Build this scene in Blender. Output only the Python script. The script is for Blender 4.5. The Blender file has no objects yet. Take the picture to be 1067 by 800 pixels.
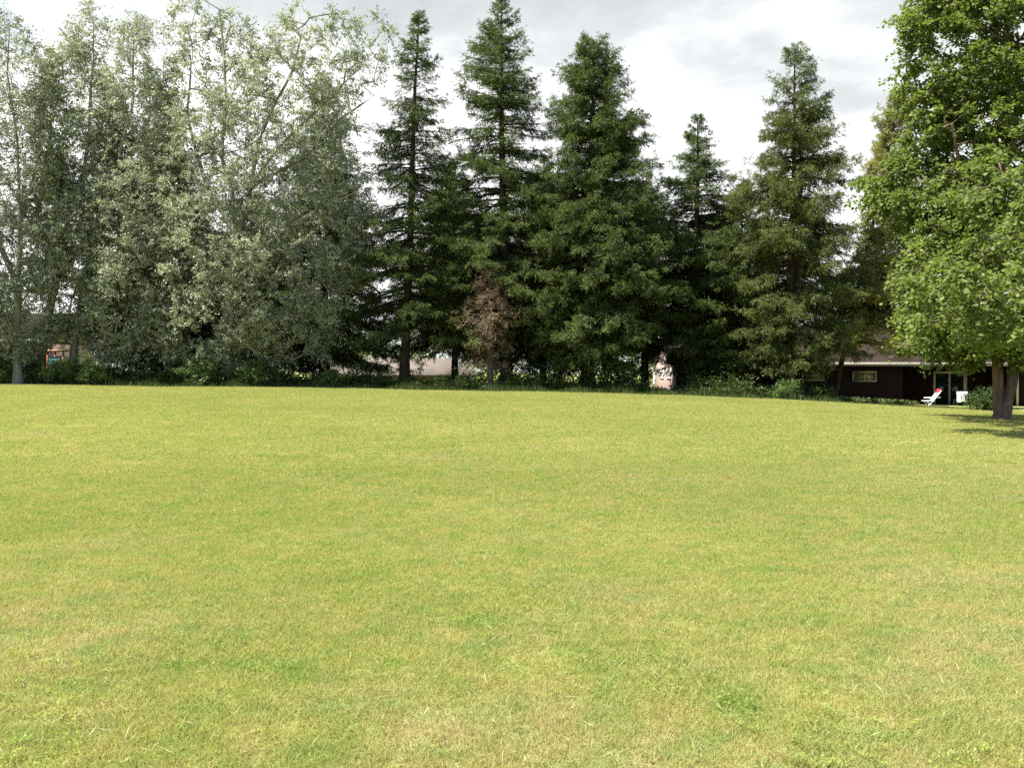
import bpy, bmesh, math, random
import numpy as np

random.seed(7)
SC = bpy.context.scene
COL = SC.collection
R = math.radians
EYE, YH, FPX, CX = 1.6, 386.0, 1000.0, 533.5     # eye height, horizon row, focal length, centre column of the 1067 x 800 photograph


def at(px, py, Y):
    """world point at depth Y seen at a photograph pixel (used to survey the place)"""
    return np.array([(px - CX) / FPX * Y, Y, EYE + (YH - py) / FPX * Y])


def sstep(a, b, v):
    t = np.clip((v - a) / (b - a), 0, 1)
    return t * t * (3 - 2 * t)


_lx = np.array([-300, -60, -23.5, -14.7, -5.9, 2.9, 7.3, 11.7, 16.1, 20.5, 25, 60, 300.0])
_lz = np.array([1.0, 1.0, .95, .86, .74, .57, .46, .25, .03, -.22, -.45, -.7, -.7])


def gz(x, y):
    """height of the ground"""
    x = np.asarray(x, float); y = np.asarray(y, float)
    z = np.interp(x, _lx, _lz) * sstep(6, 46, y)
    z = z - 1.2 * sstep(62, 76, y)
    z = z + .03 * np.sin(x * .45 + y * .21) * np.cos(y * .33 - x * .1) * sstep(3, 14, y)
    return z


# ------------------------------------------------------------------ mesh helpers
def mesh_np(name, V, quads=None, tris=None, mats=(), parent=None, rnd=None, attrs=None, smooth=False):
    me = bpy.data.meshes.new(name)
    V = np.asarray(V, np.float32)
    nq = 0 if quads is None else len(quads)
    nt = 0 if tris is None else len(tris)
    me.vertices.add(len(V)); me.vertices.foreach_set('co', V.ravel())
    loops = []
    if nq: loops.append(np.asarray(quads, np.int32).ravel())
    if nt: loops.append(np.asarray(tris, np.int32).ravel())
    loops = np.concatenate(loops)
    me.loops.add(len(loops)); me.loops.foreach_set('vertex_index', loops)
    me.polygons.add(nq + nt)
    st = np.concatenate([np.arange(nq) * 4, nq * 4 + np.arange(nt) * 3]).astype(np.int32)
    me.polygons.foreach_set('loop_start', st)
    if smooth: me.polygons.foreach_set('use_smooth', np.ones(nq + nt, bool))
    for k, v in (attrs or {}).items():
        a = me.attributes.new(k, 'FLOAT', 'FACE'); a.data.foreach_set('value', np.asarray(v, np.float32))
    for m in mats: me.materials.append(m)
    me.update(calc_edges=True)
    o = bpy.data.objects.new(name, me); COL.objects.link(o)
    if parent: o.parent = parent
    return o


class MB:
    """collects boxes, bars and tubes for one mesh object"""
    def __init__(s): s.v = []; s.q = []; s.t = []; s.n = 0
    def add(s, V, Q=(), T=()):
        V = np.asarray(V, float)
        s.v.append(V)
        for q in Q: s.q.append([i + s.n for i in q])
        for t in T: s.t.append([i + s.n for i in t])
        s.n += len(V); return s
    def box(s, x0, x1, y0, y1, z0, z1):
        V = [(x, y, z) for z in (z0, z1) for y in (y0, y1) for x in (x0, x1)]
        return s.add(V, [(0, 2, 3, 1), (4, 5, 7, 6), (0, 1, 5, 4), (2, 6, 7, 3), (0, 4, 6, 2), (1, 3, 7, 5)])
    def prism(s, poly, axis, a0, a1):
        """poly: list of 2D points; axis: the axis it is extruded along"""
        n = len(poly)
        def mk(p, a):
            return {'x': (a, p[0], p[1]), 'y': (p[0], a, p[1]), 'z': (p[0], p[1], a)}[axis]
        V = [mk(p, a0) for p in poly] + [mk(p, a1) for p in poly]
        Q = [(i, (i + 1) % n, n + (i + 1) % n, n + i) for i in range(n)]
        T = [(0, i + 1, i) for i in range(1, n - 1)] + [(n, n + i, n + i + 1) for i in range(1, n - 1)]
        return s.add(V, Q, T)
    def tube(s, pts, rad, k=8, cap=True):
        pts = np.asarray(pts, float); n = len(pts)
        rad = np.broadcast_to(np.asarray(rad, float), (n,))
        V, Q = tube_np([pts], [rad], k)
        base = s.n
        T = []
        if cap:
            c0 = len(V); V = np.vstack([V, pts[:1], pts[-1:]])
            T += [(c0, (i + 1) % k, i) for i in range(k)]
            T += [(c0 + 1, (n - 1) * k + i, (n - 1) * k + (i + 1) % k) for i in range(k)]
        return s.add(V, [tuple(q) for q in Q], T)
    def build(s, name, mat, parent=None, smooth=False, bevel=0):
        o = mesh_np(name, np.vstack(s.v), np.array(s.q) if s.q else None, np.array(s.t) if s.t else None,
                    [mat], parent, smooth=smooth)
        bm = bmesh.new(); bm.from_mesh(o.data)
        bmesh.ops.recalc_face_normals(bm, faces=bm.faces[:])
        if bevel:
            bmesh.ops.bevel(bm, geom=bm.edges[:], offset=bevel, segments=2, affect='EDGES')
        bm.to_mesh(o.data); bm.free()
        return o


def tube_np(paths, rads, k=6):
    """many tapered tubes as one vertex and quad array"""
    Vs, Qs, off = [], [], 0
    ang = np.arange(k) / k * 2 * np.pi
    for P, rr in zip(paths, rads):
        P = np.asarray(P, float); n = len(P)
        T = np.gradient(P, axis=0); T /= np.linalg.norm(T, axis=1, keepdims=True) + 1e-9
        up = np.where(np.abs(T[:, 2:3]) > .9, np.array([[1., 0, 0]]), np.array([[0, 0, 1.]]))
        A = np.cross(T, up); A /= np.linalg.norm(A, axis=1, keepdims=True) + 1e-9
        B = np.cross(T, A)
        V = P[:, None, :] + (A[:, None, :] * np.cos(ang)[None, :, None] + B[:, None, :] * np.sin(ang)[None, :, None]) * np.asarray(rr)[:, None, None]
        Vs.append(V.reshape(-1, 3))
        i = np.arange(n - 1)[:, None] * k; j = np.arange(k)[None, :]; j2 = (j + 1) % k
        Q = np.stack([i + j, i + j2, i + k + j2, i + k + j], -1).reshape(-1, 4) + off
        Qs.append(Q); off += n * k
    return np.vstack(Vs), np.vstack(Qs)


def nrm(v): return v / (np.linalg.norm(v, axis=-1, keepdims=True) + 1e-9)


def blades(C, D, N, L, W, mid=.45):
    """leaf-shaped quads: base C, direction D, face normal near N, length L, width W"""
    D = nrm(D); S = nrm(np.cross(D, N)); L = np.asarray(L)[:, None]; W = np.asarray(W)[:, None]
    V = np.stack([C, C + D * L * mid + S * W * .5, C + D * L, C + D * L * mid - S * W * .5], 1)
    n = len(C)
    return V.reshape(-1, 3), np.arange(n * 4).reshape(n, 4)


# ------------------------------------------------------------------ naming helpers
def tag(o, label=None, cat=None, group=None, kind=None):
    if label: o['label'] = label
    if cat: o['category'] = cat
    if group: o['group'] = group
    if kind: o['kind'] = kind
    return o


def thing(name, loc, label, cat, group=None, rz=0):
    o = bpy.data.objects.new(name, None); COL.objects.link(o)
    o.empty_display_size = .3
    o.location = loc; o.rotation_euler = (0, 0, rz)
    return tag(o, label, cat, group)


def copy_tree(o, parent=None):
    c = o.copy(); COL.objects.link(c); c.parent = parent
    for ch in [x for x in o.children]: copy_tree(ch, c)
    return c


# ------------------------------------------------------------------ materials
class NT:
    def __init__(s, name):
        s.m = bpy.data.materials.new(name); s.m.use_nodes = True
        s.t = s.m.node_tree; s.t.nodes.clear()
    def n(s, typ, **kw):
        nd = s.t.nodes.new(typ)
        ins = kw.pop('ins', {})
        for k, v in kw.items(): setattr(nd, k, v)
        for k, v in ins.items():
            sock = nd.inputs[k]
            if isinstance(v, bpy.types.NodeSocket): s.t.links.new(v, sock)
            else: sock.default_value = v
        return nd
    def ramp(s, fac, stops, interp='LINEAR'):
        nd = s.t.nodes.new('ShaderNodeValToRGB'); nd.color_ramp.interpolation = interp
        e = nd.color_ramp.elements
        while len(e) < len(stops): e.new(.5)
        for el, (p, c) in zip(e, stops):
            el.position = p; el.color = (*c, 1) if len(c) == 3 else c
        s.t.links.new(fac, nd.inputs[0]); return nd.outputs[0]
    def mix(s, fac, a, b, mode='MIX'):
        nd = s.t.nodes.new('ShaderNodeMix'); nd.data_type = 'RGBA'; nd.blend_type = mode
        for sock, v in ((nd.inputs[0], fac), (nd.inputs[6], a), (nd.inputs[7], b)):
            if isinstance(v, bpy.types.NodeSocket): s.t.links.new(v, sock)
            else: sock.default_value = v if not isinstance(v, tuple) else (*v, 1)[:4]
        return nd.outputs[2]
    def math(s, op, a, b=0., c=0.):
        nd = s.t.nodes.new('ShaderNodeMath'); nd.operation = op
        for sock, v in zip(nd.inputs, (a, b, c)):
            if isinstance(v, bpy.types.NodeSocket): s.t.links.new(v, sock)
            else: sock.default_value = v
        return nd.outputs[0]
    def noise(s, vec, scale, detail=4, rough=.55, out='Fac'):
        nd = s.n('ShaderNodeTexNoise', ins={'Scale': scale, 'Detail': detail, 'Roughness': rough})
        if vec is not None: s.t.links.new(vec, nd.inputs['Vector'])
        return nd.outputs[out]
    def pos(s): return s.n('ShaderNodeNewGeometry').outputs['Position']
    def out(s, sh, disp=None):
        o = s.t.nodes.new('ShaderNodeOutputMaterial'); s.t.links.new(sh, o.inputs['Surface'])
        return s.m
    def bsdf(s, col, rough=.7, spec=.3, normal=None, **kw):
        nd = s.n('ShaderNodeBsdfPrincipled', ins={'Base Color': col if isinstance(col, bpy.types.NodeSocket) else (*col, 1), 'Roughness': rough, 'Specular IOR Level': spec})
        if normal is not None: s.t.links.new(normal, nd.inputs['Normal'])
        for k, v in kw.items(): nd.inputs[k].default_value = v
        return nd.outputs[0]
    def bump(s, h, strength=.5, dist=.02):
        return s.n('ShaderNodeBump', ins={'Height': h, 'Strength': strength, 'Distance': dist}).outputs[0]


def foliage(name, stops, tip=None, transl=.3, tcol=None, rough=.5, spec=.25, patch=.6):
    """leaf material: hue from a per-leaf random number, slow variation over the crown, tips lightened for new growth and painted-in sunlight"""
    t = NT(name)
    a = t.n('ShaderNodeAttribute', attribute_name='rnd').outputs['Fac']
    col = t.ramp(a, stops)
    nz = t.noise(t.pos(), patch, 3)
    dk = t.ramp(nz, [(.3, (.72, .76, .72)), (.7, (1.22, 1.18, 1.1))])
    col = t.mix(1., col, dk, 'MULTIPLY')
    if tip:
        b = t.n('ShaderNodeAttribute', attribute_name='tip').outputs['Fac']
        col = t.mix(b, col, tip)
    s1 = t.bsdf(col, rough, spec)
    tc = t.mix(1., col, tcol or (1.25, 1.35, .6), 'MULTIPLY')
    s2 = t.n('ShaderNodeBsdfTranslucent', ins={'Color': tc}).outputs[0]
    mx = t.n('ShaderNodeMixShader', ins={0: transl, 1: s1, 2: s2})
    return t.out(mx.outputs[0])


def bark(name, c0, c1, scale=6.):
    t = NT(name)
    tc = t.n('ShaderNodeTexCoord').outputs['Object']
    mp = t.n('ShaderNodeMapping', ins={'Vector': tc, 'Scale': (1, 1, .22)}).outputs[0]
    nz = t.noise(mp, scale, 6, .65)
    col = t.ramp(nz, [(.3, c0), (.68, c1)])
    return t.out(t.bsdf(col, .9, .1, t.bump(nz, .8, .05)))


def plain(name, c, rough=.6, spec=.3, var=.12, scale=3., bump=0):
    t = NT(name)
    nz = t.noise(t.n('ShaderNodeTexCoord').outputs['Object'], scale, 5, .6)
    lo = tuple(x * (1 - var) for x in c); hi = tuple(min(1, x * (1 + var)) for x in c)
    col = t.ramp(nz, [(.3, lo), (.7, hi)])
    return t.out(t.bsdf(col, rough, spec, t.bump(nz, .3, bump) if bump else None))


M = {}
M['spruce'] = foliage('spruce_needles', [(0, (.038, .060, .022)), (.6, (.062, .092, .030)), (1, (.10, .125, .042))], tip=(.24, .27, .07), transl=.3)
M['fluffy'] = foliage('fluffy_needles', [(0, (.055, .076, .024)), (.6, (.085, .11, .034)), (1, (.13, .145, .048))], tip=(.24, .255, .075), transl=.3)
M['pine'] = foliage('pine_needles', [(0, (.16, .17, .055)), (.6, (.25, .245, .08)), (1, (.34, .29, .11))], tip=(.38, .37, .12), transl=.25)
M['dead'] = foliage('dead_needles', [(0, (.13, .095, .06)), (.6, (.22, .165, .11)), (1, (.31, .25, .17))], transl=.25, tcol=(1, .8, .7))
M['poplar'] = foliage('poplar_leaves', [(0, (.165, .20, .115)), (.4, (.25, .285, .185)), (.62, (.35, .375, .275)), (.78, (.50, .515, .43)), (1, (.62, .63, .56))], transl=.36, tcol=(1.02, 1.06, .8), rough=.5, spec=.3)
M['maple'] = foliage('maple_leaves', [(0, (.10, .138, .042)), (.55, (.155, .198, .064)), (1, (.22, .26, .10))], transl=.42, rough=.62, spec=.15)
M['shrub'] = foliage('shrub_leaves', [(0, (.06, .105, .03)), (.6, (.105, .16, .045)), (1, (.18, .22, .09))], transl=.3)
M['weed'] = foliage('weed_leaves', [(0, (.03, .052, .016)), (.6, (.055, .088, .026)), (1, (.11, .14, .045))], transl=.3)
M['woodfar'] = foliage('far_leaves', [(0, (.07, .11, .025)), (.6, (.12, .17, .04)), (1, (.18, .22, .07))], transl=.35, patch=.25)
M['bark_dark'] = bark('spruce_bark', (.03, .02, .015), (.085, .058, .043))
M['bark_grey'] = bark('poplar_bark', (.08, .07, .055), (.36, .335, .27), 4)
M['bark_maple'] = bark('maple_bark', (.09, .055, .042), (.24, .165, .13), 7)
M['bark_dead'] = bark('dead_bark', (.07, .042, .032), (.19, .125, .095), 8)
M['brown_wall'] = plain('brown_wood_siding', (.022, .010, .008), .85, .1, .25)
M['pink_wall'] = plain('pink_siding', (.42, .25, .21), .75, .2, .08)
M['white'] = plain('white_paint', (.8, .8, .77), .5, .4, .04)
M['fascia'] = plain('grey_fascia', (.26, .24, .205), .6, .3, .1)
M['beige'] = plain('beige_frame', (.50, .45, .30), .5, .4, .08)
M['redpost'] = plain('red_painted_wood', (.34, .10, .06), .6, .3, .12)
M['orange'] = plain('orange_wood', (.42, .24, .13), .6, .3, .12)
M['teal'] = plain('teal_paint', (.03, .15, .17), .6, .3, .15)
M['redcloth'] = plain('red_fabric', (.55, .04, .04), .9, .1, .15)
M['cloth'] = plain('white_towel', (.82, .82, .84), .95, .1, .04, 12, .02)
M['plastic'] = plain('white_plastic', (.8, .79, .75), .4, .5, .03)
M['darkmetal'] = plain('dark_metal', (.04, .04, .04), .5, .5, .1)
M['concrete'] = plain('concrete', (.33, .31, .28), .9, .2, .15, 2)
M['rock'] = plain('pale_rock', (.62, .57, .50), .9, .2, .2, 6, .05)
M['deadleaf'] = plain('brown_leaf', (.20, .085, .045), .8, .2, .3, 30)


def shingles(name, c0, c1):
    t = NT(name)
    tc = t.n('ShaderNodeTexCoord').outputs['Object']
    br = t.n('ShaderNodeTexBrick', ins={'Vector': tc, 'Color1': (*c0, 1), 'Color2': (*c1, 1), 'Mortar': tuple(x * .6 for x in c0) + (1,), 'Scale': 1., 'Mortar Size': .012, 'Brick Width': .35, 'Row Height': .18})
    nz = t.noise(tc, 1.2, 5)
    col = t.mix(1., br.outputs[0], t.ramp(nz, [(.3, (.8, .8, .8)), (.7, (1.15, 1.12, 1.1))]), 'MULTIPLY')
    return t.out(t.bsdf(col, .9, .15))


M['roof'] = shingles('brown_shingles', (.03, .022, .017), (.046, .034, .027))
M['roof_tan'] = shingles('tan_shingles', (.16, .135, .112), (.20, .172, .146))


def siding(name, c):
    t = NT(name)
    tc = t.n('ShaderNodeTexCoord').outputs['Object']
    z = t.n('ShaderNodeSeparateXYZ', ins={0: tc}).outputs[2]
    saw = t.math('FRACT', t.math('MULTIPLY', z, 6.5))
    nz = t.noise(tc, 3., 4)
    col = t.ramp(nz, [(.3, tuple(x * .88 for x in c)), (.7, tuple(x * 1.1 for x in c))])
    return t.out(t.bsdf(col, .75, .2, t.bump(saw, .6, .02)))


M['pink_wall'] = siding('pink_lap_siding', (.46, .33, .28))


def glass_mat():
    t = NT('window_glass')
    return t.out(t.bsdf((.012, .016, .015), .06, .6))
M['glass'] = glass_mat()


def curtain_glass():
    t = NT('curtained_glass')
    nz = t.noise(t.n('ShaderNodeTexCoord').outputs['Object'], 5, 3)
    return t.out(t.bsdf(t.ramp(nz, [(.35, (.10, .12, .05)), (.65, (.22, .23, .11))]), .12, .6))
M['glass_green'] = curtain_glass()


# ------------------------------------------------------------------ lawn colour (shared by the soil sheet and the blades)
def lawn_colour(t, P, dry=1.):
    """green, yellow-green and straw patches laid out on the ground in metres"""
    mp = t.n('ShaderNodeMapping', ins={'Vector': P, 'Scale': (1, 1, 0)}).outputs[0]
    n1 = t.noise(mp, .16, 4, .55)
    n2 = t.noise(mp, 1.1, 5, .65)
    n3 = t.noise(mp, .42, 4, .6)
    base = t.ramp(n1, [(.32, (.325, .335, .112)), (.5, (.370, .362, .134)), (.68, (.41, .388, .158))])
    base = t.mix(t.ramp(n2, [(.42, (0, 0, 0)), (.62, (.5, .5, .5))]), base, (.280, .330, .088))
    near = t.n('ShaderNodeSeparateXYZ', ins={0: P}).outputs[1]
    thin = t.n('ShaderNodeMapRange', ins={0: near, 1: 3.6, 2: 8.5, 3: .15, 4: 0.}).outputs[0]     # worn turf by the path where the photographer stands
    s = t.math('ADD', n3, t.math('MULTIPLY', n2, .35))
    s = t.math('ADD', s, thin)
    straw = t.ramp(s, [(.72, (0, 0, 0)), (1., (.75 * dry,) * 3)])
    base = t.mix(straw, base, (.45, .385, .225))
    n4 = t.noise(mp, 3.2, 4, .6)                        # hand-sized tufts: greener clumps and worn spots
    tuft = t.ramp(n4, [(.34, (.80, .95, .82)), (.5, (1., 1., 1.)), (.66, (1.1, 1.02, 1.12))])
    return t.mix(1., base, tuft, 'MULTIPLY')


def ground_mat():
    t = NT('lawn_ground')
    P = t.pos()
    col = lawn_colour(t, P)
    mp = t.n('ShaderNodeMapping', ins={'Vector': P, 'Scale': (1, 1, 0)}).outputs[0]
    f1 = t.noise(mp, 14., 5, .75)
    col = t.mix(1., col, t.ramp(f1, [(.25, (.6, .62, .56)), (.75, (.78, .78, .72))]), 'MULTIPLY')  # soil darkened to stand in for the shade among the blades
    # needle litter and bare soil under the trees
    sx = t.n('ShaderNodeSeparateXYZ', ins={0: P})
    edge = t.math('ADD', sx.outputs[1], t.math('MULTIPLY', t.noise(mp, .35, 4), 2.))
    m1 = t.n('ShaderNodeMapRange', ins={0: edge, 1: 46.8, 2: 47.6, 3: 0., 4: 1.}).outputs[0]
    m2 = t.n('ShaderNodeMapRange', ins={0: sx.outputs[0], 1: 15., 2: 17., 3: 1., 4: 0.}).outputs[0]
    m3 = t.n('ShaderNodeMapRange', ins={0: edge, 1: 62., 2: 64., 3: 1., 4: 0.}).outputs[0]
    m = t.math('MULTIPLY', t.math('MULTIPLY', m1, m2), m3)
    litter = t.ramp(t.noise(mp, 5., 5, .7), [(.3, (.035, .025, .015)), (.7, (.085, .06, .035))])
    col = t.mix(m, col, litter)
    return t.out(t.bsdf(col, .95, .1, t.bump(f1, .9, .04)))


def grass_mat():
    t = NT('grass_blades')
    P = t.pos()
    col = lawn_colour(t, P, 1.05)
    a = t.n('ShaderNodeAttribute', attribute_name='rnd').outputs['Fac']
    col = t.mix(1., col, t.ramp(a, [(0, (.95, .99, .92)), (.5, (1.04, 1.05, 1.)), (.86, (1.18, 1.16, 1.2)), (.93, (1.35, 1.2, 1.6)), (1, (1.45, 1.28, 1.9))]), 'MULTIPLY')
    s1 = t.bsdf(col, .6, .15)
    s2 = t.n('ShaderNodeBsdfTranslucent', ins={'Color': t.mix(1., col, (1.15, 1.2, .7), 'MULTIPLY')}).outputs[0]
    return t.out(t.n('ShaderNodeMixShader', ins={0: .48, 1: s1, 2: s2}).outputs[0])


M['ground'] = ground_mat()
M['grass'] = grass_mat()
M['straw'] = foliage('dry_straw', [(0, (.38, .33, .17)), (1, (.6, .55, .36))], transl=.3, tcol=(1, 1, .9))
M['clover'] = foliage('broad_weed_leaves', [(0, (.17, .24, .055)), (.7, (.23, .30, .07)), (1, (.30, .34, .11))], transl=.4, rough=.7, spec=.08)


# ------------------------------------------------------------------ ground
def build_ground():
    xs = np.concatenate([-np.geomspace(600, 46, 14), np.arange(-44, 44.5, 1.), np.geomspace(46, 600, 14)])
    ys = np.concatenate([-np.geomspace(300, 6, 10), np.arange(-4, 80.5, 1.), np.geomspace(84, 900, 16)])
    X, Y = np.meshgrid(xs, ys)
    V = np.stack([X, Y, gz(X, Y)], -1).reshape(-1, 3)
    ny, nx = X.shape
    i = np.arange(ny - 1)[:, None] * nx + np.arange(nx - 1)[None, :]
    Q = np.stack([i, i + 1, i + nx + 1, i + nx], -1).reshape(-1, 4)
    o = mesh_np('ground', V, Q, mats=[M['ground']], smooth=True)
    tag(o, 'broad mown yellow-green lawn with straw coloured worn patches', 'lawn', kind='structure')


def grass_patch(name, n, size, h0, h1, w, seed, clover=0):
    r = np.random.default_rng(seed)
    nt = max(1, n // 7)
    tx = r.normal(0, size * .33, (nt, 2))
    idx = r.integers(0, nt, n)
    p = tx[idx] + r.normal(0, .018, (n, 2))
    az = r.uniform(0, 2 * np.pi, n); lean = np.abs(r.normal(.65, .38, n)).clip(0, 1.35)
    h = r.uniform(h0, h1, n) * (.7 + .6 * r.random(nt)[idx])
    D = np.stack([np.cos(az) * np.sin(lean), np.sin(az) * np.sin(lean), np.cos(lean)], -1)
    D2 = nrm(D + np.stack([np.cos(az), np.sin(az), -.3 + 0 * az], -1) * r.uniform(.1, .8, n)[:, None])
    fa = r.uniform(0, 2 * np.pi, n)
    S = nrm(np.cross(D, np.stack([np.cos(fa), np.sin(fa), 0 * fa], -1)))
    C = np.stack([p[:, 0], p[:, 1], np.full(n, -.004)], -1)
    ww = (w * r.uniform(.6, 1.3, n))[:, None]
    m = C + D * (h * .55)[:, None]
    tip = m + D2 * (h * .55)[:, None]
    V = np.stack([C - S * ww, C + S * ww, m + S * ww * .8, m - S * ww * .8, tip], 1).reshape(-1, 3)
    k = np.arange(n)[:, None] * 5
    Q = k + np.array([[0, 1, 2, 3]]); T = k + np.array([[3, 2, 4]])
    tr = r.random(nt)[idx] * .5 + r.random(n) * .5
    tr = np.where(r.random(n) < .05, r.uniform(.9, 1, n), tr * .88)
    me_o = mesh_np(name, V, Q, T, [M['grass']], attrs={'rnd': np.concatenate([tr, tr])})
    COL.objects.unlink(me_o)
    return me_o


def scatter_stuff(name, protos, pts, rot, scl, label, cat):
    """one ground-cover object: patches instanced on points"""
    coll = bpy.data.collections.new(name + '_patches')
    for p in protos: coll.objects.link(p)
    me = bpy.data.meshes.new(name)
    me.vertices.add(len(pts)); me.vertices.foreach_set('co', np.asarray(pts, np.float32).ravel())
    for k, v in (('rz', rot), ('sc', scl)):
        a = me.attributes.new(k, 'FLOAT', 'POINT'); a.data.foreach_set('value', np.asarray(v, np.float32))
    me.update()
    o = bpy.data.objects.new(name, me); COL.objects.link(o)
    ng = bpy.data.node_groups.new(name + '_nodes', 'GeometryNodeTree')
    ng.interface.new_socket('Geometry', in_out='INPUT', socket_type='NodeSocketGeometry')
    ng.interface.new_socket('Geometry', in_out='OUTPUT', socket_type='NodeSocketGeometry')
    N = ng.nodes.new; L = ng.links.new
    gi = N('NodeGroupInput'); go = N('NodeGroupOutput')
    iop = N('GeometryNodeInstanceOnPoints')
    ci = N('GeometryNodeCollectionInfo'); ci.inputs['Collection'].default_value = coll
    ci.inputs['Separate Children'].default_value = True; ci.inputs['Reset Children'].default_value = True
    iop.inputs['Pick Instance'].default_value = True
    ra = N('GeometryNodeInputNamedAttribute'); ra.data_type = 'FLOAT'; ra.inputs[0].default_value = 'rz'
    sa = N('GeometryNodeInputNamedAttribute'); sa.data_type = 'FLOAT'; sa.inputs[0].default_value = 'sc'
    cx = N('ShaderNodeCombineXYZ'); L(ra.outputs[0], cx.inputs[2])
    rv = N('GeometryNodeInputIndex')
    L(gi.outputs[0], iop.inputs['Points']); L(ci.outputs[0], iop.inputs['Instance'])
    er = N('FunctionNodeEulerToRotation'); L(cx.outputs[0], er.inputs[0]); L(er.outputs[0], iop.inputs['Rotation'])
    L(sa.outputs[0], iop.inputs['Scale'])
    L(iop.outputs[0], go.inputs[0])
    md = o.modifiers.new('scatter', 'NODES'); md.node_group = ng
    tag(o, label, cat, kind='stuff')
    return o


def build_grass():
    r = np.random.default_rng(3)
    fine = [grass_patch('turf_patch', 3600, .56, .016, .042, .0017, 10 + i) for i in range(5)]
    mid = [grass_patch('turf_patch', 3200, 1.12, .02, .048, .003, 30 + i) for i in range(4)]
    def fan(step, y0, y1, margin):
        P = []
        for y in np.arange(y0, y1, step):
            hw = y * .56 + margin
            xs = np.arange(-hw, hw + step, step)
            P.append(np.stack([xs, np.full(len(xs), y)], -1))
        P = np.vstack(P); P = P + r.uniform(-.3, .3, P.shape) * step
        return P
    for nm, protos, P, lab in (('lawn_grass', fine, fan(.36, 3.0, 19, .8), 'fine blades of mown grass in the foreground of the lawn'),
                               ('lawn_grass', mid, fan(.7, 9, 48, 2.5), 'mown grass from the middle of the lawn to the trees')):
        fade = 1 - sstep(12, 19, P[:, 1]) if protos is fine else sstep(8, 14.5, P[:, 1])   # one patch size gives way to the other
        keep = (r.random(len(P)) < fade) & ~((P[:, 1] > 46.5) & (P[:, 0] < 14))
        P = P[keep]
        pts = np.column_stack([P, gz(P[:, 0], P[:, 1])])
        scatter_stuff(nm, protos, pts, r.uniform(0, 6.283, len(P)), r.uniform(.9, 1.2, len(P)), lab, 'grass')
    # broad-leaved lawn weeds (clover, plantain) in small rosettes
    n = 4200
    y = 3.2 + 15 * r.random(n) ** 1.5; x = (r.random(n) * 2 - 1) * (y * .56 + .5)
    den = np.sin(x * 1.3 + 2) * np.cos(y * .9 + x * .4) + .4 * np.sin(x * 3.1 + y * 2.3)
    k = (den > .1) | (r.random(n) < .12); x, y = x[k], y[k]; n = len(x)
    m = 11
    az = r.uniform(0, 2 * np.pi, (n, m)); rad = r.uniform(.0, .05, (n, m))
    C = np.stack([x[:, None] + np.cos(az) * rad, y[:, None] + np.sin(az) * rad, gz(x, y)[:, None] + r.uniform(.018, .05, (n, m))], -1).reshape(-1, 3)
    D = np.stack([np.cos(az), np.sin(az), r.uniform(.1, .7, (n, m))], -1).reshape(-1, 3)
    N = np.stack([r.normal(0, .4, n * m), r.normal(0, .4, n * m), np.ones(n * m)], -1)
    V, Q = blades(C, D, N, r.uniform(.009, .024, n * m), r.uniform(.007, .015, n * m), .55)
    o = mesh_np('lawn_weeds', V, Q, mats=[M['clover']], attrs={'rnd': r.random(n * m)})
    # dry stems left lying by the mower
    n = 1500
    y = 3.3 + 9 * r.random(n) ** 1.6; x = (r.random(n) * 2 - 1) * (y * .56 + .5)
    az = r.uniform(0, 2 * np.pi, n)
    V, Q = blades(np.stack([x, y, gz(x, y) + r.uniform(.012, .04, n)], -1), np.stack([np.cos(az), np.sin(az), r.uniform(-.1, .5, n)], -1), np.stack([0 * x, 0 * x, 1 + 0 * x], -1), r.uniform(.04, .13, n), r.uniform(.002, .0042, n), .4)
    o2 = mesh_np('dry_stems', V, Q, mats=[M['straw']], attrs={'rnd': r.random(n)})
    tag(o2, 'dry straw coloured grass stems strewn on the near lawn', 'dry grass', kind='stuff')
    tag(o, 'bright green clover and broad leaved weeds scattered in the near lawn', 'weeds', kind='stuff')


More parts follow.
